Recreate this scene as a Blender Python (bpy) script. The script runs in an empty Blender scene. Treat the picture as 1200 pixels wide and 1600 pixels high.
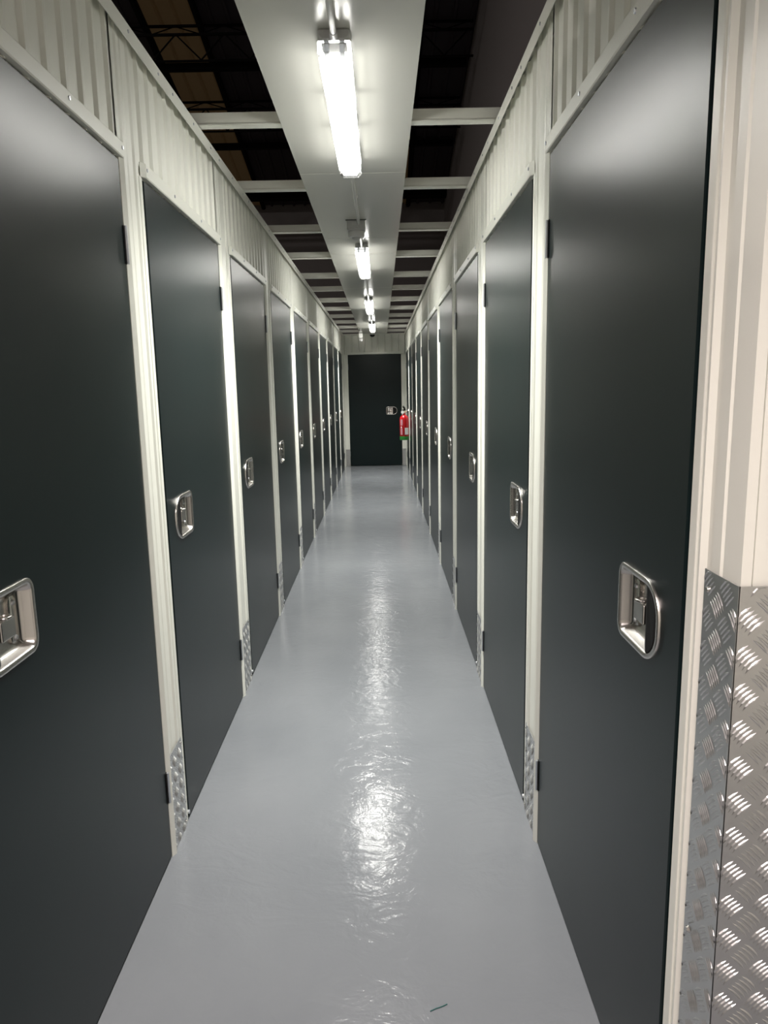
import bpy, bmesh, math, random
from mathutils import Vector, Matrix
random.seed(7)
sc = bpy.context.scene
COL = sc.collection
PI = math.pi

# ------------------------------------------------------------------ camera
CAM_Z = 1.45
RT = Vector((0.9998022, -0.00483083, -0.01929309))
UP = Vector((0.01983508, 0.17101125, 0.9850694))
FW = Vector((0.00145937, 0.98525723, -0.17107324))
cd = bpy.data.cameras.new('camera'); cam = bpy.data.objects.new('camera', cd); COL.objects.link(cam)
cd.sensor_fit = 'HORIZONTAL'; cd.sensor_width = 36.0; cd.lens = 36.0 * 1114.0 / 1200.0
cd.clip_start = 0.02; cd.clip_end = 200
cam.matrix_world = Matrix(((RT.x, UP.x, -FW.x, 0), (RT.y, UP.y, -FW.y, 0), (RT.z, UP.z, -FW.z, CAM_Z), (0, 0, 0, 1)))
sc.camera = cam

# ------------------------------------------------------------------ world, exposure, lamp levels
SKY = 0.016                    # faint night-time glow outside the warehouse
LAMP_W = 24.5                  # watts radiated down by each corridor batten
AISLE_W = 27.0
SPREAD = math.radians(122)
LAMP_E = 26.0                  # LED battens of the corridor
AISLE_E = 14.0                  # batten of the cross aisle
AISLE_COL = (1.0, 0.86, 0.83, 1)
SIDE_E = 6.6                   # what the moulded sides of a batten give off
HALL_FILL_E = 560.0  # strength of the fill lamp added in the hall
LAMP_COL = (1.0, 0.985, 0.93, 1)
w = bpy.data.worlds.new('night'); sc.world = w; w.use_nodes = True
w.node_tree.nodes['Background'].inputs[0].default_value = (1.0, 0.80, 0.58, 1)
w.node_tree.nodes['Background'].inputs[1].default_value = SKY
sc.view_settings.view_transform = 'Standard'; sc.view_settings.look = 'None'
sc.view_settings.gamma = 1.0; sc.view_settings.use_curve_mapping = False
sc.view_settings.exposure = 0.78
sc.cycles.use_denoising = True
sc.cycles.max_bounces = 12; sc.cycles.diffuse_bounces = 5; sc.cycles.glossy_bounces = 6; sc.cycles.transparent_max_bounces = 12
sc.cycles.caustics_reflective = False
sc.cycles.sample_clamp_indirect = 6.0

# ------------------------------------------------------------------ materials
def mat(name, col, rough=0.5, metal=0.0, spec=0.5, bump=None, coat=0.0, emis=None, strength=0.0, var=None):
    m = bpy.data.materials.new(name); m.use_nodes = True
    nt = m.node_tree; b = nt.nodes['Principled BSDF']
    b.inputs['Base Color'].default_value = (*col, 1); b.inputs['Roughness'].default_value = rough
    b.inputs['Metallic'].default_value = metal; b.inputs['Specular IOR Level'].default_value = spec
    b.inputs['Coat Weight'].default_value = coat
    if emis:
        b.inputs['Emission Color'].default_value = emis; b.inputs['Emission Strength'].default_value = strength
    tc = nt.nodes.new('ShaderNodeTexCoord')
    if bump:
        h = None
        for (scale, amt) in bump:
            n = nt.nodes.new('ShaderNodeTexNoise'); n.inputs['Scale'].default_value = scale; n.inputs['Detail'].default_value = 2
            nt.links.new(tc.outputs['Object'], n.inputs['Vector'])
            bp = nt.nodes.new('ShaderNodeBump'); bp.inputs['Strength'].default_value = 1.0; bp.inputs['Distance'].default_value = amt
            nt.links.new(n.outputs['Fac'], bp.inputs['Height'])
            if h: nt.links.new(h.outputs['Normal'], bp.inputs['Normal'])
            h = bp
        nt.links.new(h.outputs['Normal'], b.inputs['Normal'])
    if var:
        scale, amt = var
        n = nt.nodes.new('ShaderNodeTexNoise'); n.inputs['Scale'].default_value = scale; n.inputs['Detail'].default_value = 4
        nt.links.new(tc.outputs['Object'], n.inputs['Vector'])
        r = nt.nodes.new('ShaderNodeMapRange'); r.inputs['To Min'].default_value = rough - amt; r.inputs['To Max'].default_value = rough + amt
        nt.links.new(n.outputs['Fac'], r.inputs['Value']); nt.links.new(r.outputs['Result'], b.inputs['Roughness'])
    return m

M = {}
M['cream'] = mat('cream_coated_steel', (0.79, 0.795, 0.725), 0.36, spec=0.30, bump=[(9.0, 0.0006)])
M['strip'] = mat('white_ceiling_tray', (0.66, 0.66, 0.605), 0.22, spec=0.55, bump=[(4.0, 0.0006)])
M['door'] = mat('dark_grey_door_paint', (0.0058, 0.0122, 0.0128), 0.305, spec=0.24, var=(3.0, 0.01))
M['rubber_and_shadow'] = mat('black_rubber_and_shadow', (0.006, 0.006, 0.006), 0.7, spec=0.2)  # box gasket, and the shadow strip along each latch edge
M['black'] = mat('black_plastic_and_shadow', (0.006, 0.006, 0.006), 0.6, spec=0.2)  # plastic parts, and the shadow strip at each hinge
M['dome'] = mat('smoked_dome', (0.004, 0.004, 0.005), 0.12)
M['steel'] = mat('stainless_steel', (0.60, 0.58, 0.55), 0.27, metal=1.0)
M['zinc'] = mat('zinc_plated_steel', (0.60, 0.62, 0.65), 0.38, metal=1.0)
M['tread'] = mat('aluminium_tread_plate', (0.66, 0.66, 0.655), 0.36, metal=1.0, bump=[(60.0, 0.0002)], var=(14.0, 0.06))
M['white_plastic'] = mat('white_plastic', (0.66, 0.66, 0.64), 0.38)
M['grey_plastic'] = mat('light_grey_plastic', (0.50, 0.50, 0.49), 0.42)
M['conduit'] = mat('light_grey_conduit', (0.58, 0.58, 0.56), 0.25)
M['led'] = mat('led_diffuser', (0.8, 0.8, 0.8), 0.5, emis=LAMP_COL, strength=LAMP_E)
M['side'] = mat('lit_side_prisms', (0.8, 0.8, 0.8), 0.5, emis=LAMP_COL, strength=SIDE_E)
M['led_aisle'] = mat('led_diffuser_aisle', (0.8, 0.8, 0.8), 0.5, emis=AISLE_COL, strength=AISLE_E)
M['darkwall'] = mat('dark_grey_cladding', (0.33, 0.31, 0.31), 0.75)
M['rooftin'] = mat('dark_roof_sheet', (0.055, 0.047, 0.055), 0.8)
M['roofsteel'] = mat('black_roof_steel', (0.010, 0.010, 0.010), 0.8, spec=0.1)
M['red'] = mat('red_enamel', (0.40, 0.006, 0.010), 0.25)
M['green'] = mat('green_band', (0.012, 0.14, 0.02), 0.35)
M['paper'] = mat('white_label', (0.72, 0.72, 0.74), 0.5)
M['print'] = mat('faded_pictogram_print', (0.50, 0.22, 0.26), 0.45)
M['brass'] = mat('pale_brass', (0.75, 0.66, 0.5), 0.3, metal=1.0)
M['thread'] = mat('teal_thread', (0.01, 0.10, 0.09), 0.6)

def glass_cover():
    m = bpy.data.materials.new('clear_lamp_cover'); m.use_nodes = True; nt = m.node_tree
    for n in list(nt.nodes): nt.nodes.remove(n)
    o = nt.nodes.new('ShaderNodeOutputMaterial'); mx = nt.nodes.new('ShaderNodeMixShader')
    t = nt.nodes.new('ShaderNodeBsdfTransparent'); g = nt.nodes.new('ShaderNodeBsdfGlossy'); f = nt.nodes.new('ShaderNodeFresnel')
    t.inputs[0].default_value = (0.95, 0.95, 0.95, 1); g.inputs['Roughness'].default_value = 0.08; f.inputs[0].default_value = 1.5
    nt.links.new(f.outputs[0], mx.inputs[0]); nt.links.new(t.outputs[0], mx.inputs[1]); nt.links.new(g.outputs[0], mx.inputs[2])
    nt.links.new(mx.outputs[0], o.inputs[0]); return m
M['cover'] = glass_cover()

def frosted_mat():
    m = bpy.data.materials.new('frosted_plastic'); m.use_nodes = True; nt = m.node_tree
    o = nt.nodes['Material Output']; mx = nt.nodes.new('ShaderNodeMixShader'); t = nt.nodes.new('ShaderNodeBsdfTranslucent')
    t.inputs[0].default_value = (0.85, 0.87, 0.9, 1); mx.inputs[0].default_value = 0.6
    nt.links.new(nt.nodes['Principled BSDF'].outputs[0], mx.inputs[1]); nt.links.new(t.outputs[0], mx.inputs[2]); nt.links.new(mx.outputs[0], o.inputs[0]); return m
M['frosted'] = frosted_mat()

def skylight_mat():
    m = bpy.data.materials.new('yellowed_translucent_sheet'); m.use_nodes = True; nt = m.node_tree
    b = nt.nodes['Principled BSDF']; b.inputs['Base Color'].default_value = (0.32, 0.23, 0.13, 1); b.inputs['Roughness'].default_value = 0.6
    o = nt.nodes['Material Output']; mx = nt.nodes.new('ShaderNodeMixShader'); t = nt.nodes.new('ShaderNodeBsdfTranslucent')
    t.inputs[0].default_value = (0.85, 0.66, 0.42, 1); mx.inputs[0].default_value = 0.7
    nt.links.new(b.outputs[0], mx.inputs[1]); nt.links.new(t.outputs[0], mx.inputs[2]); nt.links.new(mx.outputs[0], o.inputs[0]); return m
M['skylight'] = skylight_mat()

def floor_mat():
    m = bpy.data.materials.new('grey_epoxy_floor'); m.use_nodes = True; nt = m.node_tree; b = nt.nodes['Principled BSDF']
    tc = nt.nodes.new('ShaderNodeTexCoord'); L = nt.links.new
    def noise(scale, det, sx=1, sy=1, dist=0.0):
        mp = nt.nodes.new('ShaderNodeMapping'); mp.inputs['Scale'].default_value = (sx, sy, 1)
        L(tc.outputs['Object'], mp.inputs['Vector'])
        n = nt.nodes.new('ShaderNodeTexNoise'); n.inputs['Scale'].default_value = scale; n.inputs['Detail'].default_value = det
        n.inputs['Distortion'].default_value = dist
        L(mp.outputs[0], n.inputs['Vector']); return n
    n = noise(1.6, 5); r = nt.nodes.new('ShaderNodeValToRGB')
    r.color_ramp.elements[0].color = (0.180, 0.192, 0.207, 1); r.color_ramp.elements[1].color = (0.211, 0.223, 0.238, 1)
    r.color_ramp.elements[0].position = 0.3; r.color_ramp.elements[1].position = 0.7
    L(n.outputs['Fac'], r.inputs[0]); L(r.outputs[0], b.inputs['Base Color'])
    n2 = noise(2.2, 4); mr = nt.nodes.new('ShaderNodeMapRange'); mr.inputs['To Min'].default_value = 0.11; mr.inputs['To Max'].default_value = 0.19
    L(n2.outputs['Fac'], mr.inputs['Value']); L(mr.outputs[0], b.inputs['Roughness'])
    b.inputs['Specular IOR Level'].default_value = 0.17
    prev = None
    for (sc_, det, amt, sx, sy, di) in ((1.6, 2, 0.006, 1, 1, 0), (7.0, 4, 0.0022, 1, 1.4, 2.0), (26, 2, 0.0006, 1, 1, 0.6), (110, 1, 0.00022, 1, 1, 0)):
        nn = noise(sc_, det, sx, sy, di); bp = nt.nodes.new('ShaderNodeBump'); bp.inputs['Strength'].default_value = 1; bp.inputs['Distance'].default_value = amt
        L(nn.outputs['Fac'], bp.inputs['Height'])
        if prev: L(prev.outputs[0], bp.inputs['Normal'])
        prev = bp
    L(prev.outputs[0], b.inputs['Normal'])
    return m
M['floor'] = floor_mat()

# ------------------------------------------------------------------ mesh helpers
class MB:
    def __init__(s): s.bm = bmesh.new()
    def box(s, x0, x1, y0, y1, z0, z1):
        v = [s.bm.verts.new((x, y, z)) for x in (x0, x1) for y in (y0, y1) for z in (z0, z1)]
        for f in ((0, 1, 3, 2), (4, 6, 7, 5), (0, 4, 5, 1), (2, 3, 7, 6), (0, 2, 6, 4), (1, 5, 7, 3)):
            s.bm.faces.new([v[i] for i in f])
        return s
    def cyl(s, p0, p1, r, n=16, r2=None, caps=True):
        p0, p1 = Vector(p0), Vector(p1); d = (p1 - p0).normalized()
        a = d.orthogonal().normalized(); b = d.cross(a); r2 = r if r2 is None else r2
        A = [s.bm.verts.new(p0 + r * (a * math.cos(2 * PI * i / n) + b * math.sin(2 * PI * i / n))) for i in range(n)]
        B = [s.bm.verts.new(p1 + r2 * (a * math.cos(2 * PI * i / n) + b * math.sin(2 * PI * i / n))) for i in range(n)]
        for i in range(n): s.bm.faces.new((A[i], A[(i + 1) % n], B[(i + 1) % n], B[i]))
        if caps: s.bm.faces.new(A[::-1]); s.bm.faces.new(B)
        return s
    def lathe(s, prof, cx=0, cy=0, n=32):
        rings = []
        for r, z in prof:
            rings.append([s.bm.verts.new((cx + r * math.cos(2 * PI * i / n), cy + r * math.sin(2 * PI * i / n), z)) for i in range(n)])
        for a, b in zip(rings, rings[1:]):
            for i in range(n): s.bm.faces.new((a[i], a[(i + 1) % n], b[(i + 1) % n], b[i]))
        s.bm.faces.new(rings[0][::-1]); s.bm.faces.new(rings[-1]); return s
    def tube(s, pts, r, n=8):
        for a, b in zip(pts, pts[1:]): s.cyl(a, b, r, n)
        return s
    def loops(s, loops, close_first=False, close_last=False):
        R = [[s.bm.verts.new(p) for p in l] for l in loops]; n = len(R[0])
        for a, b in zip(R, R[1:]):
            for i in range(n): s.bm.faces.new((a[i], a[(i + 1) % n], b[(i + 1) % n], b[i]))
        if close_first: s.bm.faces.new(R[0][::-1])
        if close_last: s.bm.faces.new(R[-1])
        return s
    def sheet(s, prof, f0, f1):
        """a bent sheet: prof points mapped by f0 (one end) and f1 (other end)"""
        A = [s.bm.verts.new(f0(p)) for p in prof]; B = [s.bm.verts.new(f1(p)) for p in prof]
        for i in range(len(prof) - 1): s.bm.faces.new((A[i], A[i + 1], B[i + 1], B[i]))
        return s
    def build(s, name, m, parent=None, smooth=None, bevel=0.0, loc=None):
        bm = s.bm
        bmesh.ops.recalc_face_normals(bm, faces=bm.faces[:])
        me = bpy.data.meshes.new(name); bm.to_mesh(me); bm.free()
        me.materials.append(m)
        o = bpy.data.objects.new(name, me); COL.objects.link(o)
        if loc: o.location = loc
        if smooth:
            for p in me.polygons: p.use_smooth = True
            e = o.modifiers.new('smooth', 'EDGE_SPLIT'); e.split_angle = math.radians(smooth)
        if bevel:
            b = o.modifiers.new('bevel', 'BEVEL'); b.width = bevel; b.segments = 2; b.limit_method = 'ANGLE'
        if parent: o.parent = parent
        return o

def thing(name, label, cat, loc=(0, 0, 0), rz=0.0, group=None, kind=None):
    o = bpy.data.objects.new(name, None); COL.objects.link(o); o.location = loc; o.rotation_euler = (0, 0, rz)
    o.empty_display_size = 0.1
    tag(o, label, cat, group, kind); return o
def tag(o, label, cat, group=None, kind=None):
    if label: o['label'] = label
    if cat: o['category'] = cat
    if group: o['group'] = group
    if kind: o['kind'] = kind
    return o
def struct(name):
    o = bpy.data.objects.new(name, None); COL.objects.link(o); o['kind'] = 'structure'; o.empty_display_size = 0.1; return o
def sfinish(o): o['kind'] = 'structure'; return o
def copy_tree(o, parent=None):
    c = o.copy(); COL.objects.link(c); c.parent = parent
    for ch in list(o.children): copy_tree(ch, c)
    return c

# ------------------------------------------------------------------ dimensions
XL, XR = -0.688, 0.473            # planes of the door faces
YE = 13.5                         # end wall
ZT = 2.447                        # top of the partition walls
ZD = 2.068                        # top of the doors
DW = 0.98                         # door width
LN = [1.060] + [2.245 + 1.235 * k for k in range(9)]     # latch edges, row facing the extinguisher
RN = [1.090] + [2.300 + 1.235 * k for k in range(9)]
LF = [y + DW for y in LN]; RF = [y + DW for y in RN]
X1 = 1.605                        # inner face of the warehouse's long wall
YC = 0.914                        # corner where the corridor opens to the cross aisle

def WL(y, d, z): return Vector((XL + d, y, z))
def WR(y, d, z): return Vector((XR - d, y, z))

# ------------------------------------------------------------------ floor, ceiling trays
fl = MB().box(-5, 5, -1.6, YE + 0.4, -0.06, 0.0).build('floor', M['floor']); sfinish(fl)

ceil = struct('ceiling')
SX0, SX1 = -0.357, 0.137
cuts = [-1.28, 0.57, 3.57, 5.03, 5.60, 7.45, 9.40, 11.40, YE]
for a, b in zip(cuts, cuts[1:]):
    mb = MB()
    prof = [(SX0, 0.035), (SX0, 0.0), (SX1, 0.0), (SX1, 0.035)]
    mb.sheet(prof, lambda p, a=a: Vector((p[0], a + 0.001, ZT + p[1])), lambda p, b=b: Vector((p[0], b - 0.001, ZT + p[1])))
    o = mb.build('ceiling_tray', M['strip'], ceil)
    s = o.modifiers.new('thick', 'SOLIDIFY'); s.thickness = 0.0015; s.offset = 1
    MB().box(SX0 + 0.002, SX1 - 0.002, b - 0.03, b + 0.03, ZT + 0.003, ZT + 0.006).build('tray_joiner', M['strip'], ceil)
    MB().box(SX0, SX1, b - 0.004, b + 0.004, ZT - 0.0022, ZT - 0.0003).build('joint_lip', M['strip'], ceil, bevel=0.0008)

beams = [1.95, 2.94, 3.845, 4.84, 5.776, 6.777, 7.65, 8.60, 9.52, 10.47, 11.37, 12.32, 13.2]
for k, y in enumerate(beams):
    mb = MB()
    prof = [(0.012, 0.046), (0.0, 0.046), (0.0, 0.010), (-0.004, 0.004), (-0.004, 0.0), (0.040, 0.0), (0.040, 0.008)]
    mb.sheet(prof, lambda p, y=y: Vector((XL - 0.02, y + p[0], ZT + 0.004 + p[1])), lambda p, y=y: Vector((XR + 0.02, y + p[0], ZT + 0.004 + p[1])))
    o = mb.build('ceiling_beam', M['cream'])
    s = o.modifiers.new('thick', 'SOLIDIFY'); s.thickness = 0.0015; s.offset = -1
    tag(o, None, None, 'cream cross beams above the corridor', 'structure')

# ------------------------------------------------------------------ partition walls
screw_me = None
def screw(parent, pos, nrm, r=0.0055, m='zinc', name='screw'):
    n = Vector(nrm); p = Vector(pos)
    return MB().cyl(p, p + n * 0.0025, r, 8, r * 0.8).build(name, M[m], parent)

def sheet_profile(y0, y1, pitch=0.098, dv=-0.0105, dc=-0.002):
    n = max(1, round((y1 - y0) / pitch)); p = (y1 - y0) / n; out = [(y0, dv)]
    for i in range(n):
        a = y0 + i * p
        out += [(a + p * 0.50, dv), (a + p * 0.60, dc), (a + p * 0.66, dc), (a + p * 0.78, dv + 0.0018), (a + p * 0.90, dv + 0.0018), (a + p * 0.99, dv)]
    out.append((y1, dv)); return out

TRIM = [0]
def trim():
    TRIM[0] += 1
    return struct('trim_%d' % TRIM[0])
def partition(name, W, N, F, side):
    wl = None
    nx = Vector((1, 0, 0)) if side == 'l' else Vector((-1, 0, 0))
    # backing that closes the storage units
    mb = MB()
    a, b = W(YC, -0.045, 0), W(YE, -0.060, ZT - 0.004)
    mb.box(min(a.x, b.x), max(a.x, b.x), YC + 0.012, YE, 0.0, ZT - 0.004)
    sfinish(mb.build(name, M['cream']))
    for i, (n, f) in enumerate(zip(N, F)):
        wl = trim()
        # ribbed sheet over the door
        y0, y1 = n - 0.034, f + 0.022
        mb = MB(); pr = sheet_profile(y0, y1)
        mb.sheet(pr, lambda p: W(p[0], p[1], 2.07), lambda p: W(p[0], p[1], ZT - 0.010))
        mb.build('ribbed_panel', M['cream'], wl)
        # lintel angle with its screws
        mb = MB()
        prof = [(-0.008, 2.0745), (0.0075, 2.0745), (0.0095, 2.078), (0.0095, 2.112), (0.0085, 2.1145), (-0.004, 2.1145)]
        mb.sheet(prof, lambda p: W(n + 0.002, p[0], p[1]), lambda p: W(f + 0.022, p[0], p[1]))
        mb.sheet(prof, lambda p: W(n - 0.018, min(p[0], -0.002), p[1]), lambda p: W(n + 0.002, p[0], p[1]))
        bmesh.ops.remove_doubles(mb.bm, verts=mb.bm.verts[:], dist=1e-6)
        lt = mb.build('lintel_trim', M['cream'], wl)
        s = lt.modifiers.new('thick', 'SOLIDIFY'); s.thickness = 0.0015
        for yy in (n + 0.012, n + 0.30, n + 0.66, f + 0.012):
            screw(lt, W(yy, 0.0095, 2.098), nx)
        # post to the next door
        wl = trim()
        e = N[i + 1] if i + 1 < len(N) else YE + 0.003
        last = i + 1 >= len(N)
        mb = MB(); p0 = f + 0.018; p1 = e - 0.030
        w = p1 - p0
        prof = [(p0, -0.005), (p0 + 0.026, -0.005), (p0 + 0.034, -0.001), (p0 + 0.046, -0.001), (p0 + 0.054, -0.006), (p0 + 0.070, -0.006), (p0 + 0.076, -0.004),
                (p1 - 0.044, -0.004), (p1 - 0.036, 0.001), (p1 - 0.022, 0.001), (p1 - 0.018, -0.006), (p1 - 0.012, -0.006), (p1 - 0.009, -0.003), (p1, -0.003)]
        mb.sheet(prof, lambda p: W(p[0], p[1], 0.0), lambda p: W(p[0], p[1], ZT - 0.010))
        mb.build('post', M['cream'], wl)
        # jambs: the hinge-side one stands proud of the door, the latch-side one lies level
        prof = [(f + 0.004, -0.030), (f + 0.004, 0.0), (f + 0.020, 0.0085), (f + 0.0225, 0.0085), (f + 0.0235, -0.006), (f + 0.0235, -0.030)]
        mb = MB(); mb.loops([[W(p[0], p[1], 0.0) for p in prof], [W(p[0], p[1], 2.074) for p in prof]], True, True)
        mb.build('hinge_jamb', M['cream'], wl)
        if not last:
            a, b = W(e, -0.030, 0), W(e, -0.001, 0)
            MB().box(min(a.x, b.x), max(a.x, b.x), e - 0.034, e - 0.0085, 0.0, 2.074).build('latch_jamb', M['cream'], wl, bevel=0.002)
    # top rail
    wl = trim()
    mb = MB()
    prof = [(0.015, ZT - 0.046), (0.015, ZT), (-0.06, ZT)]
    mb.sheet(prof, lambda p: W(YC, p[0], p[1]), lambda p: W(YE, p[0], p[1]))
    tr = mb.build('top_rail', M['cream'], wl)
    s = tr.modifiers.new('thick', 'SOLIDIFY'); s.thickness = 0.0015
    k = 0; y = YC + 0.12
    while y < 9.0:
        screw(tr, W(y, 0.015, ZT - 0.020), nx, 0.005); y += 0.155 if k % 3 == 0 else 0.27; k += 1
    return trim()
wall_l = partition('wall_left', WL, LN, LF, 'l')
wall_r = partition('wall_right', WR, RN, RF, 'r')

# corner returns where the corridor meets the cross aisle
def corner(W, N, wl, side):
    sg = 1 if side == 'r' else -1
    x = XR if side == 'r' else XL
    e = N[0]
    mb = MB()
    prof = [(e - 0.030, -0.006), (e - 0.044, -0.006), (e - 0.050, 0.002), (e - 0.056, 0.002), (e - 0.060, -0.008), (e - 0.082, -0.008), (e - 0.088, -0.002), (e - 0.112, -0.002),
            (e - 0.114, -0.006), (e - 0.120, -0.006), (e - 0.122, -0.002), (YC + 0.016, -0.002), (YC + 0.012, 0.0), (YC, 0.0)]
    mb.sheet(prof, lambda p: W(p[0], p[1], 0), lambda p: W(p[0], p[1], ZT - 0.01))
    mb.build('post', M['cream'], wl)
    a, b = W(e, -0.030, 0), W(e, -0.001, 0)
    MB().box(min(a.x, b.x), max(a.x, b.x), e - 0.034, e - 0.0085, 0.0, 2.3).build('latch_jamb', M['cream'], wl, bevel=0.002)
    # face towards the aisle
    mb = MB(); pr = [(0.0, 0.0), (0.014, 0.0), (0.018, 0.004)]
    t = 0.018
    while t < (0.92 if side == 'r' else 3.4):
        pr += [(t + 0.16, 0.004), (t + 0.166, 0.016), (t + 0.19, 0.016), (t + 0.196, 0.004)]; t += 0.2
    mb.sheet(pr, lambda p: Vector((x + sg * p[0], YC + p[1], 0)), lambda p: Vector((x + sg * p[0], YC + p[1], ZT - 0.01)))
    mb.build('aisle_face', M['cream'], wl)
corner(WR, RN, wall_r, 'r'); corner(WL, LN, wall_l, 'l')

# end wall
we = trim()
EX0, EX1 = -0.588, 0.384
o = MB().box(XL - 0.05, XR + 0.05, YE + 0.05, YE + 0.07, 0, ZT).build('wall_back', M['cream']); sfinish(o)
def WE(x, d, z): return Vector((x, YE - d, z))
pr = sheet_profile(XL - 0.03, XR + 0.03, 0.12, -0.022, -0.004)
MB().sheet(pr, lambda p: WE(p[0], p[1], 2.07), lambda p: WE(p[0], p[1], ZT - 0.002)).build('ribbed_panel', M['cream'], we)
for a, b in ((XL - 0.03, EX0 - 0.006), (EX1 + 0.008, XR + 0.03)):
    m_ = (a + b) / 2
    prof = [(a, -0.006), (m_ - 0.03, -0.006), (m_ - 0.026, -0.001), (m_ + 0.026, -0.001), (m_ + 0.03, -0.006), (b - 0.001, -0.006), (b, -0.03)]
    MB().sheet(prof, lambda p: WE(p[0], p[1], 0), lambda p: WE(p[0], p[1], 2.068)).build('post', M['cream'], trim())
o = MB().box(EX0 - 0.02, EX1 + 0.02, YE - 0.0125, YE + 0.03, 2.074, 2.114).build('lintel_trim', M['cream'], we, bevel=0.002)
MB().box(XL, XR, YE - 0.0125, YE + 0.03, ZT - 0.02, ZT - 0.001).build('top_rail', M['cream'], we)

# cross aisle behind the photographer
wf = struct('wall_front')
pr = sheet_profile(-4.2, X1 - 0.005, 0.2)
MB().sheet(pr, lambda p: Vector((p[0], -1.3 + p[1], 0)), lambda p: Vector((p[0], -1.3 + p[1], ZT))).build('ribbed_panel', M['cream'], wf)

pr = sheet_profile(-1.3, YC - 0.002, 0.2)
wa = MB().sheet(pr, lambda p: Vector((1.42 - p[1], p[0], 0)), lambda p: Vector((1.42 - p[1], p[0], ZT))).build('wall_aisle_added', M['cream']); sfinish(wa)  # unseen partition added to give the corner guard a pale reflection

# ------------------------------------------------------------------ warehouse shell above
def roof_z(y): return CAM_Z + 4.35 + 0.23 * (18.0 - y)
rf = struct('roof')
bands = [(-16, -7.4, 'rooftin'), (-7.4, -6.2, 'skylight'), (-6.2, -3.52, 'rooftin'), (-3.52, -2.72, 'skylight'), (-2.72, 0.42, 'rooftin'), (0.42, 0.72, 'skylight'), (0.72, X1, 'rooftin')]
for a, b, m in bands:
    mb = MB(); n = max(1, round((b - a) / 0.27)); p = (b - a) / n; pr = [(a, 0)]
    for i in range(n):
        t = a + i * p
        pr += [(t + p * 0.72, 0), (t + p * 0.78, -0.035), (t + p * 0.92, -0.035), (t + p * 0.98, 0)]
    pr.append((b, 0))
    mb.sheet(pr, lambda q_: Vector((q_[0], -3, roof_z(-3) + q_[1])), lambda q_: Vector((q_[0], 18, roof_z(18) + q_[1])))
    mb.build('skylight_panel' if m == 'skylight' else 'roof_sheet', M[m], rf)
def bar(mb, p0, p1, t): mb.cyl(p0, p1, t, 6)
for x in (-7.4, -6.2, -3.56, -2.70, 0.74):
    mb = MB()
    for (y0, y1) in ((-3, 18),):
        A, B = Vector((x, y0, roof_z(y0) - 0.06)), Vector((x, y1, roof_z(y1) - 0.06)); bar(mb, A, B, 0.055)
    mb.build('rafter', M['roofsteel'], rf)
for y in (13.10, 15.4, 9.5):
    MB().box(-16, X1 - 0.05, y - 0.05, y + 0.05, roof_z(y) - 0.16, roof_z(y) - 0.05).build('purlin', M['roofsteel'], rf)
for y in (12.21, 14.04, 10.4):
    mb = MB(); zt = roof_z(y) - 0.07
    mb.box(-16, X1 - 0.05, y - 0.02, y + 0.02, zt - 0.03, zt); mb.box(-16, X1 - 0.05, y - 0.02, y + 0.02, zt - 0.15, zt - 0.12)
    zb = zt - 0.50
    mb.box(-16, X1 - 0.05, y - 0.015, y + 0.015, zb - 0.025, zb)
    x = -16.0
    while x < X1 - 0.8:
        bar(mb, (x, y, zt - 0.13), (x + 0.38, y, zb), 0.012); bar(mb, (x + 0.38, y, zb), (x + 0.76, y, zt - 0.13), 0.012)
        bar(mb, (x, y, zt - 0.02), (x + 0.38, y, zt - 0.13), 0.009); bar(mb, (x + 0.38, y, zt - 0.13), (x + 0.76, y, zt - 0.02), 0.009)
        x += 0.76
    mb.build('roof_joist', M['roofsteel'], rf)
MB().box(-16, X1, 17.3, 17.6, roof_z(18) - 0.02, roof_z(17.3) + 0.3).build('eaves_beam', M['roofsteel'], rf)
ww = MB().box(-16, X1 + 0.1, 18.0, 18.1, -0.05, roof_z(18) + 0.1).build('wall_warehouse_back', M['darkwall']); sfinish(ww)
mb = MB()
V = [mb.bm.verts.new(p) for p in ((X1, -3, -0.05), (X1, 18, -0.05), (X1, 18, roof_z(18)), (X1, -3, roof_z(-3)))]
V2 = [mb.bm.verts.new(v.co + Vector((0.1, 0, 0))) for v in V]
mb.bm.faces.new(V); mb.bm.faces.new(V2)
for i in range(4): mb.bm.faces.new((V[i], V[(i + 1) % 4], V2[(i + 1) % 4], V2[i]))
ws = mb.build('wall_warehouse_right', M['darkwall']); sfinish(ws)

# ------------------------------------------------------------------ storage doors
HU0, HU1, HZ, HH = 0.085, 0.287, 1.032, 0.150      # latch dish
def dish_loop(off, n, N=56):
    """outline of the dish at an inward offset: tighter corners on the hinge side, a wide bow on the latch side"""
    a, b, h = HU0 + off, HU1 - off, HH / 2 - off
    rl, rh = max(0.062 - off, 0.006), max(0.028 - off, 0.005)
    pts = []
    k = N // 4
    for (cx, cz, r, a0) in ((b - rh, h - rh, rh, 0), (a + rl, h - rl, rl, 90), (a + rl, -h + rl, rl, 180), (b - rh, -h + rh, rh, 270)):
        for i in range(k):
            t = math.radians(a0 + 90 * i / (k - 1)); pts.append((cx + r * math.cos(t), n, HZ + cz + r * math.sin(t)))
    # bow of the latch side
    return [(u - 0.006 * max(0, 1 - ((z - HZ) / (HH / 2)) ** 2) * (1 if u < a + rl else 0), nn, z) for u, nn, z in pts]

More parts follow.
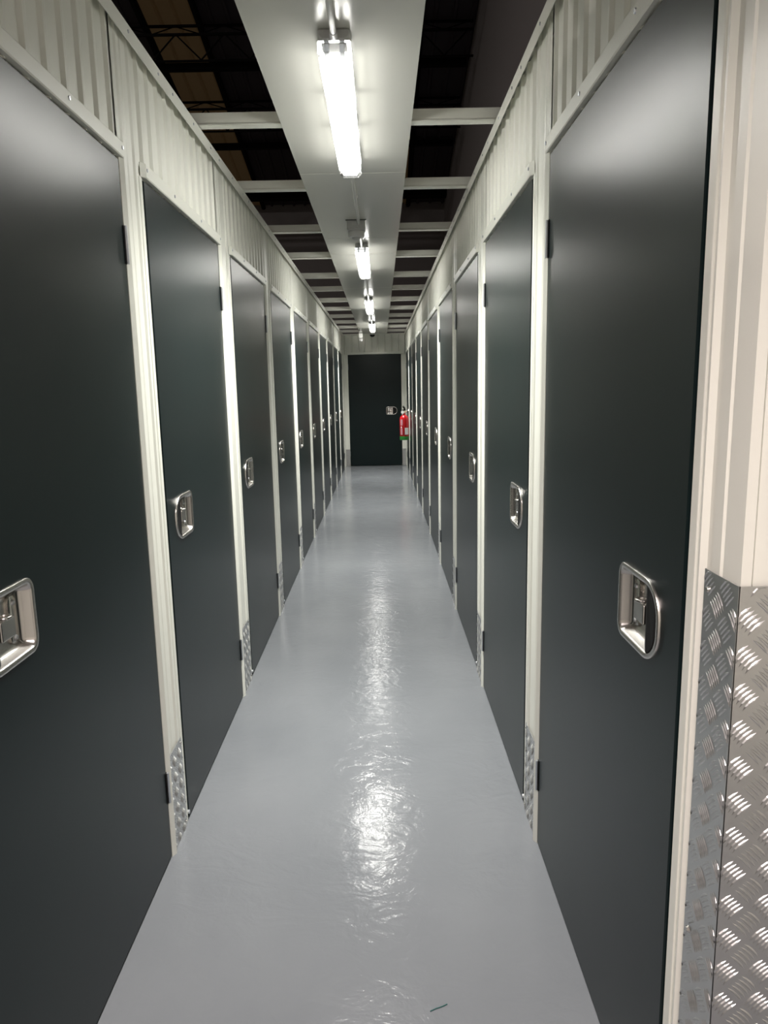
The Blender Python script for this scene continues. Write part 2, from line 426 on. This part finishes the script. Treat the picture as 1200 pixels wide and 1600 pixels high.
def door_template(s):
    t = thing('storage_locker_door', 'door', 'door', group='dark grey storage doors')
    T = lambda p: Vector((s * p[0], p[1], p[2]))
    # leaf with a hole for the latch dish
    bm = bmesh.new()
    def ring(pts): 
        vs = [bm.verts.new(T(p)) for p in pts]
        return vs, [bm.edges.new((vs[i], vs[(i + 1) % len(vs)])) for i in range(len(vs))]
    c = 0.0025
    outer = [(c, 0, 0.008 + c), (DW - c, 0, 0.008 + c), (DW - c, 0, ZD - c), (c, 0, ZD - c)]
    vo, eo = ring(outer); vh, eh = ring(dish_loop(0.013, 0.0))
    bmesh.ops.triangle_fill(bm, use_beauty=True, edges=eo + eh)
    v2 = [bm.verts.new(T(p)) for p in ((0, -c, 0.008), (DW, -c, 0.008), (DW, -c, ZD), (0, -c, ZD))]
    v3 = [bm.verts.new(T(p)) for p in ((0, -0.036, 0.008), (DW, -0.036, 0.008), (DW, -0.036, ZD), (0, -0.036, ZD))]
    for i in range(4):
        j = (i + 1) % 4
        bm.faces.new((vo[i], vo[j], v2[j], v2[i])); bm.faces.new((v2[i], v2[j], v3[j], v3[i]))
    bm.faces.new(v3)
    hb = [bm.verts.new(T((p[0], -0.030, p[2]))) for p in dish_loop(0.013, 0.0)]
    for i in range(len(vh)): bm.faces.new((vh[i], vh[(i + 1) % len(vh)], hb[(i + 1) % len(vh)], hb[i]))
    bm.faces.new(hb)
    m = MB(); m.bm.free(); m.bm = bm
    m.build('door_panel', M['door'], t)
    # black strip along the latch edge, standing for the shadow in the gap
    m = MB(); a, b = sorted((s * -0.0075, s * -0.0005)); m.box(a, b, -0.034, -0.006, 0.010, ZD - 0.002); m.build('gap_shadow', M['rubber_and_shadow'], t)
    # hinges
    for z0 in (1.797, 0.19):
        hg = MB()
        hg.cyl(T((DW - 0.001, 0.0050, z0)), T((DW - 0.001, 0.0050, z0 + 0.1)), 0.0046, 12)
        for q in range(1, 5): hg.cyl(T((DW - 0.001, 0.0050, z0 + 0.02 * q - 0.0008)), T((DW - 0.001, 0.0050, z0 + 0.02 * q + 0.0008)), 0.0050, 12)
        ho = hg.build('hinge', M['zinc'], t, smooth=35)
        lf = MB(); a, b = sorted((s * (DW - 0.010), s * (DW + 0.0035))); lf.box(a, b, -0.002, 0.0022, z0, z0 + 0.1)  # black strip in place of the shaded gap beside the barrel
        lf.build('hinge_shadow', M['black'], ho)
    # latch: stainless dish
    L = [dish_loop(o, n) for o, n in ((0.0, 0.0003), (0.0003, 0.0045), (0.0012, 0.0056), (0.0030, 0.0060), (0.0095, 0.0060), (0.0112, 0.0050), (0.0130, 0.001), (0.018, -0.010), (0.022, -0.016), (0.027, -0.0185), (0.031, -0.019))]
    m = MB(); m.loops([[T(p) for p in l] for l in L], close_last=True)
    hd = m.build('handle', M['steel'], t, smooth=50)
    # black pull flap over the latch-side third of the dish
    lp = [p for p in dish_loop(0.0125, 0.0, 80)]
    cut = HU0 + 0.074
    fl_ = [(min(p[0], cut), 0, p[2]) for p in lp]
    out = []
    for p in fl_:
        if not out or (Vector(p) - Vector(out[-1])).length > 1e-4: out.append(p)
    zs = [p[2] for p in out if p[0] >= cut - 1e-5]
    left = [p for p in out if p[0] < cut - 1e-5]
    poly = left + [(cut, 0, min(zs)), (cut, 0, max(zs))]
    ctr = (sum(p[0] for p in poly) / len(poly), sum(p[2] for p in poly) / len(poly))
    poly.sort(key=lambda p: math.atan2(p[2] - ctr[1], p[0] - ctr[0]))
    m = MB(); m.loops([[T((p[0], -0.0185, p[2])) for p in poly], [T((p[0], 0.0064 - 0.010 * max(0, (p[0] - cut + 0.03) / 0.03), p[2])) for p in poly]], True, True)
    m.build('pull_flap', M['black'], hd)
    # raised lock plate with two screws, and the hasp block
    zc = HZ; m = MB()
    def stad(cu, hw, hh, n, k=10):
        P = []
        for i in range(k + 1): a = PI * i / k; P.append((cu + hw * math.cos(a), n, zc + hh - hw + hw * math.sin(a)))
        for i in range(k + 1): a = PI + PI * i / k; P.append((cu + hw * math.cos(a), n, zc - hh + hw + hw * math.sin(a)))
        return [T(p) for p in P]
    m.loops([stad(0.236, 0.015, 0.048, -0.0192), stad(0.236, 0.0145, 0.0475, -0.0145), stad(0.236, 0.012, 0.045, -0.013)], close_last=True)
    m.build('lock_plate', M['steel'], hd, smooth=40)
    for dz in (0.034, -0.034):
        MB().cyl(T((0.236, -0.013, zc + dz)), T((0.236, -0.010, zc + dz)), 0.0052, 12, 0.0042).build('screw', M['zinc'], hd, smooth=40)
    m = MB()
    a, b = sorted((s * 0.172, s * 0.222)); m.box(a, b, -0.019, -0.003, zc - 0.024, zc + 0.014)
    hs = m.build('hasp', M['steel'], hd, bevel=0.0025)
    m = MB(); rr, tr_ = 0.012, 0.0035
    pts = [T((0.192 + rr * math.cos(2 * PI * i / 18), -0.008 + rr * 0.9 * math.sin(2 * PI * i / 18), zc + 0.019)) for i in range(19)]
    m.tube(pts, tr_, 8); m.build('staple', M['steel'], hd, smooth=60)
    # bolt head at the foot of the latch edge
    MB().cyl(T((-0.0045, -0.006, 0.030)), T((-0.004, 0.004, 0.030)), 0.007, 10).build('bolt_head', M['zinc'], t, smooth=40)
    return t

tR = door_template(1); tLm = door_template(-1)
ORD = ['first', 'second', 'third', 'fourth', 'fifth', 'sixth', 'seventh', 'eighth', 'ninth', 'tenth']
labL = ['dark grey storage door with upper hinge visible, steel latch cut off by the photo edge'] + \
       ['%s dark grey storage door from the camera, row opposite the fire extinguisher' % ORD[i] for i in range(1, 9)] + \
       ['last dark grey storage door before the end wall, row opposite the fire extinguisher']
labR = ['dark grey storage door beside the tread-plate corner guard, lamp sheen near its top'] + \
       ['%s dark grey storage door from the camera, row on the fire extinguisher side' % ORD[i] for i in range(1, 8)] + \
       ['dark grey storage door just on the camera side of the fire extinguisher', 'sliver of dark grey storage door between the fire extinguisher and the end wall']
for i in range(10):
    d = tLm if i == 0 else copy_tree(tLm)
    d.location = (XL, LN[i], 0); d.rotation_euler = (0, 0, -PI / 2); d['label'] = labL[i]; d['group'] = 'storage doors in the row opposite the fire extinguisher'
first = None
for i in range(11):
    d = tR if i == 0 else copy_tree(tR)
    if i < 10:
        d.location = (XR, RN[i], 0); d.rotation_euler = (0, 0, PI / 2); d['label'] = labR[i]; d['group'] = 'storage doors in the row on the fire extinguisher side'
    else:
        d.location = (EX1, YE, 0); d.rotation_euler = (0, 0, PI); d['label'] = 'dark grey storage door facing the camera at the far end of the corridor'
        if 'group' in d: del d['group']

# ------------------------------------------------------------------ tread plate
def tread(mb, T, w, h, cell=0.0268, ph=(0.0, 0.0), rise=0.0015):
    """five-bar tread pattern: groups of five curved bars in alternating directions"""
    i = -1
    while i * cell < w + cell:
        j = -1
        while j * 2 * cell < h + cell:
            cu = i * cell + ph[0]; cz = (j * 2 + (i % 2)) * cell + ph[1]
            sg = 1 if i % 2 == 0 else -1
            for k in range(-2, 3):
                # bars run along the diagonal, stacked across it
                ax, az = math.sqrt(.5), sg * math.sqrt(.5); bx, bz = -az, ax
                L, W_, H_ = 0.0155, 0.0022, rise
                mx, mz = cu + bx * k * 0.0068, cz + bz * k * 0.0068
                def P(a, b, n):
                    arc = 0.0018 * (1 - (a / L) ** 2)
                    return (mx + ax * a + bx * (b + arc), n, mz + az * a + bz * (b + arc))
                base = [P(-L, 0, 0)] + [P(-L * .55, -W_ * .85, 0), P(0, -W_, 0), P(L * .55, -W_ * .85, 0), P(L, 0, 0), P(L * .55, W_ * .85, 0), P(0, W_, 0), P(-L * .55, W_ * .85, 0)]
                top = [P(-L * .75, 0, H_ * .7), P(-L * .5, -W_ * .3, H_), P(0, -W_ * .35, H_ * 1.1), P(L * .5, -W_ * .3, H_), P(L * .75, 0, H_ * .7), P(L * .5, W_ * .3, H_), P(0, W_ * .35, H_ * 1.1), P(-L * .5, W_ * .3, H_)]
                if not (0.001 < mx < w - 0.001 and 0.001 < mz < h - 0.001): continue
                cl = lambda p: (min(max(p[0], 0.0), w), p[1], min(max(p[2], 0.0), h))
                A = [mb.bm.verts.new(T(cl(p))) for p in base]; B = [mb.bm.verts.new(T(cl(p))) for p in top]
                for q in range(8): mb.bm.faces.new((A[q], A[(q + 1) % 8], B[(q + 1) % 8], B[q]))
                mb.bm.faces.new(B)
            j += 1
        i += 1

def kick_plate_mesh(w, h, s):
    T = lambda p: Vector((s * p[0], p[1], p[2]))
    m = MB(); a, b = sorted((0, s * w)); m.box(a, b, -0.002, 0.0, 0, h); tread(m, T, w, h, ph=(0.006, 0.012), rise=0.0018)
    return m
def kick_thing(s, w, h, label, group, loc, rz):
    t = thing('kick_plate', label, 'kick plate', loc, rz, group)
    kick_plate_mesh(w, h, s).build('tread_plate', M['tread'], t)
    for (u, z) in ((0.012, h - 0.015), (w - 0.012, h - 0.015), (0.012, 0.022), (w - 0.012, 0.022)):
        MB().cyl((s * u, 0, z), (s * u, 0.003, z), 0.0048, 10, 0.003).build('rivet', M['steel'], t)
    return t
PW = 0.200
kl = kr = None
for i in range(9):
    wl_ = LN[i + 1] - LF[i] - 0.060
    lab = 'short tread-plate kick plate between the %s and %s doors, row opposite the fire extinguisher' % (ORD[i], ORD[i + 1])
    if i < 2: kl = kick_thing(-1, wl_, 0.322, lab, 'tread kick plates opposite the fire extinguisher', (XL + 0.0015, LF[i] + 0.026, 0), -PI / 2)
    else:
        k = copy_tree(kl); k.location = (XL + 0.0015, LF[i] + 0.026, 0); k['label'] = lab
    wr_ = RN[i + 1] - RF[i] - 0.060
    lab = 'short tread-plate kick plate between the %s and %s doors, fire extinguisher row' % (ORD[i], ORD[i + 1])
    if i < 2: kr = kick_thing(1, wr_, 0.322, lab, 'tread kick plates on the fire extinguisher side', (XR - 0.0015, RF[i] + 0.026, 0), PI / 2)
    else:
        k = copy_tree(kr); k.location = (XR - 0.0015, RF[i] + 0.026, 0); k['label'] = lab
kick_thing(1, 0.075, 0.322, 'narrow tread-plate kick plate at the end wall beside the door hinge side', 'tread kick plates on the end wall', (EX0 - 0.012, YE - 0.0015, 0), PI)
kick_thing(1, 0.068, 0.322, 'narrow tread-plate kick plate at the end wall below the fire extinguisher', 'tread kick plates on the end wall', (XR - 0.012, YE - 0.0015, 0), PI)

# tall corner guard of tread plate round the corridor's corner
cg = thing('corner_guard', 'tall tread-plate corner guard wrapping the cream corner beside the nearest door', 'corner guard', (XR, YC, 0))
GH, GW1, GW2 = 1.182, 0.096, 0.30
m = MB(); m.box(-0.004, -0.002, -0.004, GW1, 0.002, GH)
tread(m, lambda p: Vector((-0.004 - p[1], -0.002 + p[0], 0.002 + p[2])), GW1, GH - 0.004, ph=(0.002, 0.010))
m.build('corridor_leg', M['tread'], cg)
m = MB(); m.box(-0.0035, GW2, -0.004, -0.002, 0.002, GH)
tread(m, lambda p: Vector((-0.003 + p[0], -0.004 - p[1], 0.002 + p[2])), GW2, GH - 0.004, ph=(0.016, 0.006))
m.build('aisle_leg', M['tread'], cg)
for (x, y, z, d) in ((-0.004, 0.080, GH - 0.028, (-1, 0, 0)), (-0.004, 0.080, 0.05, (-1, 0, 0)), (-0.004, 0.080, 0.60, (-1, 0, 0)), (GW2 - 0.02, -0.004, GH - 0.028, (0, -1, 0)), (GW2 - 0.02, -0.004, 0.05, (0, -1, 0))):
    p = Vector((x, y, z)); MB().cyl(p, p + Vector(d) * 0.004, 0.0058, 14, 0.0035).build('rivet', M['steel'], cg, smooth=40)

# ------------------------------------------------------------------ lamps
LX = -0.112
def lamp(loc, rz, label, led, length=1.27, group='batten lamps under the ceiling tray'):
    t = thing('batten_lamp', label, 'lamp', loc, rz, group)
    hl = length / 2; hw = 0.048
    def prof(hw_, zt, zb, c): return [(-hw_, zt), (-hw_, zb + c), (-hw_ + c, zb), (hw_ - c, zb), (hw_, zb + c), (hw_, zt)]
    def tub(hw_, y0, y1, zt, zb, c, taper=0.008):
        L = []
        for y, k in ((y0, taper), (y0 + taper * 1.2, 0.0), (y1 - taper * 1.2, 0.0), (y1, taper)):
            L.append([Vector((p[0] * (1 - k / hw_ * 0.5), y, p[1] + (k if p[1] < zt - 1e-6 else 0))) for p in prof(hw_, zt, zb, c)])
        m = MB(); m.loops(L, True, True); return m
    tub(0.046, -hl + 0.004, hl - 0.004, -0.004, -0.034, 0.010).build('body', M['grey_plastic'], t, smooth=30)
    tub(hw, -hl, hl, -0.034, -0.078, 0.016).build('cover', M['cover'], t, smooth=30)
    tub(hw - 0.004, -hl + 0.066, hl - 0.030, -0.037, -0.0715, 0.015).build('side_diffuser', M['side'], t, smooth=30)
    MB().box(-0.029, 0.029, -hl + 0.072, hl - 0.040, -0.0745, -0.0720).build('led_panel', M[led], t)
    ld = bpy.data.lights.new('led_light', 'AREA'); ld.shape = 'RECTANGLE'; ld.size = 0.07; ld.size_y = length - 0.10
    ld.energy = LAMP_W if led == 'led' else AISLE_W; ld.spread = SPREAD if led == 'led' else math.radians(135); ld.color = (LAMP_COL if led == 'led' else AISLE_COL)[:3]
    lo = bpy.data.objects.new('led_light', ld); COL.objects.link(lo); lo.parent = t; lo.location = (0, 0.012, -0.0755)
    # moulding inside the clear end
    m = MB()
    for x in (-0.022, 0.022): m.box(x - 0.007, x + 0.007, -hl + 0.012, -hl + 0.050, -0.060, -0.036)
    m.build('end_moulding', M['frosted'], t, bevel=0.003)
    for k in range(4):
        for s in (-1, 1):
            y = -hl + 0.11 + k * (length - 0.22) / 3
            MB().box(s * 0.0475 - 0.003, s * 0.0475 + 0.003, y - 0.012, y + 0.012, -0.046, -0.020).build('clip', M['white_plastic'], t, bevel=0.001)
    for s in (-1, 1):
        MB().cyl((0, s * (hl - 0.004), -0.020), (0, s * (hl + 0.022), -0.020), 0.013, 14, 0.011).build('cable_gland', M['grey_plastic'], t, smooth=40)
    for s in (-0.35, 0.35):
        MB().box(-0.03, 0.03, s - 0.012, s + 0.012, -0.006, 0.0).build('mounting_bracket', M['zinc'], t)
    return t
lys = [(2.195, 3.372, 'long white batten lamp nearest the camera under the ceiling tray'),
       (5.19, 6.37, 'second batten lamp from the camera, just past the junction box'),
       (8.18, 9.36, 'third batten lamp from the camera, between two other lit lamps'),
       (11.12, 12.30, 'farthest batten lamp, in line above the black dome camera')]
lamps = []
for (a, b, lab) in lys:
    lamps.append(lamp((LX, (a + b) / 2, ZT - 0.0005), 0, lab, 'led', b - a))
lamp((LX, -0.195, ZT - 0.0005), 0, 'batten lamp over the cross aisle, above the camera', 'led_aisle', 1.28)

# unseen fill lamp added to brighten the dark warehouse walls
hb = thing('hall_fill_lamp', 'added fill lamp, out of view in the dark hall above the storage units', 'lamp', (-8.5, 6.5, roof_z(6.5) - 0.25))
MB().lathe([(0.05, 0.20), (0.06, 0.05), (0.20, -0.10)]).build('hall_fill_reflector', M['zinc'], hb, smooth=40)
MB().lathe([(0.02, -0.105), (0.18, -0.101)]).build('lens', mat('hall_fill_lens', (0.8, 0.8, 0.8), 0.5, emis=(1, 0.9, 0.85, 1), strength=HALL_FILL_E), hb)  # glowing lens of the added fill lamp

# conduit runs
def conduit(y0, y1, label):
    t = thing('conduit', label, 'conduit', (LX, y0, ZT - 0.0205), 0, 'conduit runs between the lamps')
    MB().cyl((0, 0, 0), (0, y1 - y0, 0), 0.0098, 14).build('pipe', M['conduit'], t, smooth=40)
    n = max(1, int((y1 - y0) / 0.7))
    for k in range(n):
        y = (k + 0.5) * (y1 - y0) / n
        m = MB(); m.box(-0.013, 0.013, y - 0.008, y + 0.008, 0.004, 0.020); m.build('pipe_clip', M['white_plastic'], t, bevel=0.002)
conduit(0.468, 2.172, 'grey conduit running overhead into the near end of the nearest lamp')
conduit(3.396, 4.498, 'grey conduit between the nearest lamp and the junction box')
conduit(4.612, 5.166, 'short grey conduit between the junction box and the second lamp')
conduit(6.394, 8.156, 'grey conduit between the second and third lamps')
conduit(9.384, 11.096, 'grey conduit between the third and farthest lamps')

# junction box with a motion sensor below
jb = thing('junction_box', 'pale grey junction box on the ceiling tray between the first two lamps', 'junction box', (-0.128, 4.555, ZT))
MB().box(-0.054, 0.054, -0.054, 0.054, -0.058, -0.0005).build('body', M['grey_plastic'], jb, bevel=0.004)
for z in (-0.040, -0.050): MB().box(-0.0555, 0.0555, -0.0558, 0.0558, z, z + 0.004).build('rib', M['grey_plastic'], jb, bevel=0.001)
MB().box(-0.024, 0.030, -0.0560, -0.053, -0.032, -0.014).build('knockout', M['conduit'], jb, bevel=0.001)
MB().box(-0.062, 0.062, -0.058, -0.050, -0.0045, -0.0005).build('gasket', M['rubber_and_shadow'], jb)
ms = thing('motion_sensor', 'round pale motion sensor hanging under the junction box', 'sensor', (-0.128, 4.555, ZT - 0.0585))
MB().lathe([(0.020, 0.0), (0.046, 0.0), (0.049, -0.004), (0.049, -0.024), (0.044, -0.032), (0.030, -0.034)][::-1]).build('housing', M['white_plastic'], ms, smooth=35)
MB().lathe([(0.006, -0.052), (0.016, -0.048), (0.024, -0.042), (0.028, -0.0345)]).build('lens', M['grey_plastic'], ms, smooth=60)

# dome camera and sensor at the end wall
dc = thing('dome_camera', 'small black dome camera under the far end of the ceiling tray', 'camera', (-0.128, 13.20, ZT))
MB().lathe([(0.058, -0.0005), (0.060, -0.010), (0.060, -0.036), (0.052, -0.044)]).build('base', M['white_plastic'], dc, smooth=35)
MB().lathe([(0.004, -0.086), (0.020, -0.083), (0.036, -0.073), (0.046, -0.058), (0.049, -0.0445)]).build('dome', M['dome'], dc, smooth=60)
es = thing('ceiling_sensor', 'narrow white sensor hanging under the ceiling tray near the end wall', 'sensor', (-0.315, 12.30, ZT - 0.0005))
MB().cyl((0, 0, -0.060), (0, 0, 0), 0.014, 12).build('stem', M['grey_plastic'], es, smooth=40)
MB().box(-0.024, 0.024, -0.020, 0.020, -0.075, -0.045).build('bracket', M['white_plastic'], es, bevel=0.005)
MB().box(-0.032, 0.032, -0.030, 0.030, -0.165, -0.082).build('housing', M['white_plastic'], es, bevel=0.008)
MB().box(-0.026, 0.026, -0.026, 0.026, -0.215, -0.168).build('lens', M['grey_plastic'], es, bevel=0.012)

# ------------------------------------------------------------------ fire extinguisher
fx = thing('fire_extinguisher', 'red fire extinguisher with green base hung by the last doors', 'fire extinguisher', (0.388, 12.05, 0.585), math.radians(8))
R_ = 0.078
MB().lathe([(0.060, 0.004), (R_ - 0.002, 0.055), (R_, 0.060), (R_, 0.335), (0.074, 0.365), (0.060, 0.392), (0.040, 0.412), (0.024, 0.422), (0.022, 0.452)]).build('cylinder', M['red'], fx, smooth=40)
MB().lathe([(0.070, 0.0), (R_ + 0.001, 0.005), (R_ + 0.001, 0.062), (R_, 0.064)]).build('base_band', M['green'], fx, smooth=40)
v = MB().cyl((0, 0, 0.450), (0, 0, 0.492), 0.018, 16).cyl((0, 0, 0.472), (0.048, 0, 0.472), 0.010, 12).build('valve', M['brass'], fx, smooth=40)
m = MB(); m.tube([(0.012, 0, 0.488), (0.002, -0.012, 0.530), (-0.022, -0.03, 0.560)], 0.016, 8); m.build('lever', M['black'], fx, smooth=50)
m = MB(); m.tube([(0.008, 0, 0.478), (-0.012, -0.018, 0.492), (-0.030, -0.036, 0.500)], 0.011, 8); m.build('carry_handle', M['black'], fx, smooth=50)
MB().cyl((-0.026, -0.018, 0.466), (-0.034, -0.036, 0.466), 0.026, 16).build('gauge', M['white_plastic'], fx, smooth=40)
m = MB(); m.tube([(0.044, 0, 0.472), (0.088, 0.0, 0.455), (0.092, 0.0, 0.40), (0.090, 0.0, 0.20), (0.088, 0.0, 0.10)], 0.0085, 8); m.build('hose', M['black'], fx, smooth=50)
def wrap(a0, a1, z0, z1, name, m_, n=10):
    A = []
    mb = MB(); r = R_ + 0.0008
    pr = [math.radians(a0 + (a1 - a0) * i / n) for i in range(n + 1)]
    mb.sheet(pr, lambda a: Vector((r * math.cos(a), r * math.sin(a), z0)), lambda a: Vector((r * math.cos(a), r * math.sin(a), z1)))
    return mb.build(name, M[m_], fx, smooth=60)
wrap(266, 318, 0.092, 0.205, 'service_label', 'paper')
wrap(206, 240, 0.245, 0.345, 'pictogram_label', 'print')
wrap(206, 236, 0.090, 0.195, 'instruction_label', 'print')
wrap(212, 228, 0.200, 0.228, 'emblem_label', 'paper')
MB().box(0.074, 0.097, -0.03, 0.03, 0.30, 0.40).build('wall_hook', M['zinc'], fx)

# ------------------------------------------------------------------ scraps on the floor
th = MB().tube([(-0.020, -0.008, 0.0012), (-0.006, -0.001, 0.0014), (0.008, 0.004, 0.0012), (0.022, 0.011, 0.0012)], 0.0011, 6).build('thread', M['thread'], None, loc=(0.108, 1.462, 0.0))
tag(th, 'tiny teal thread lying on the grey floor near the camera', 'thread')
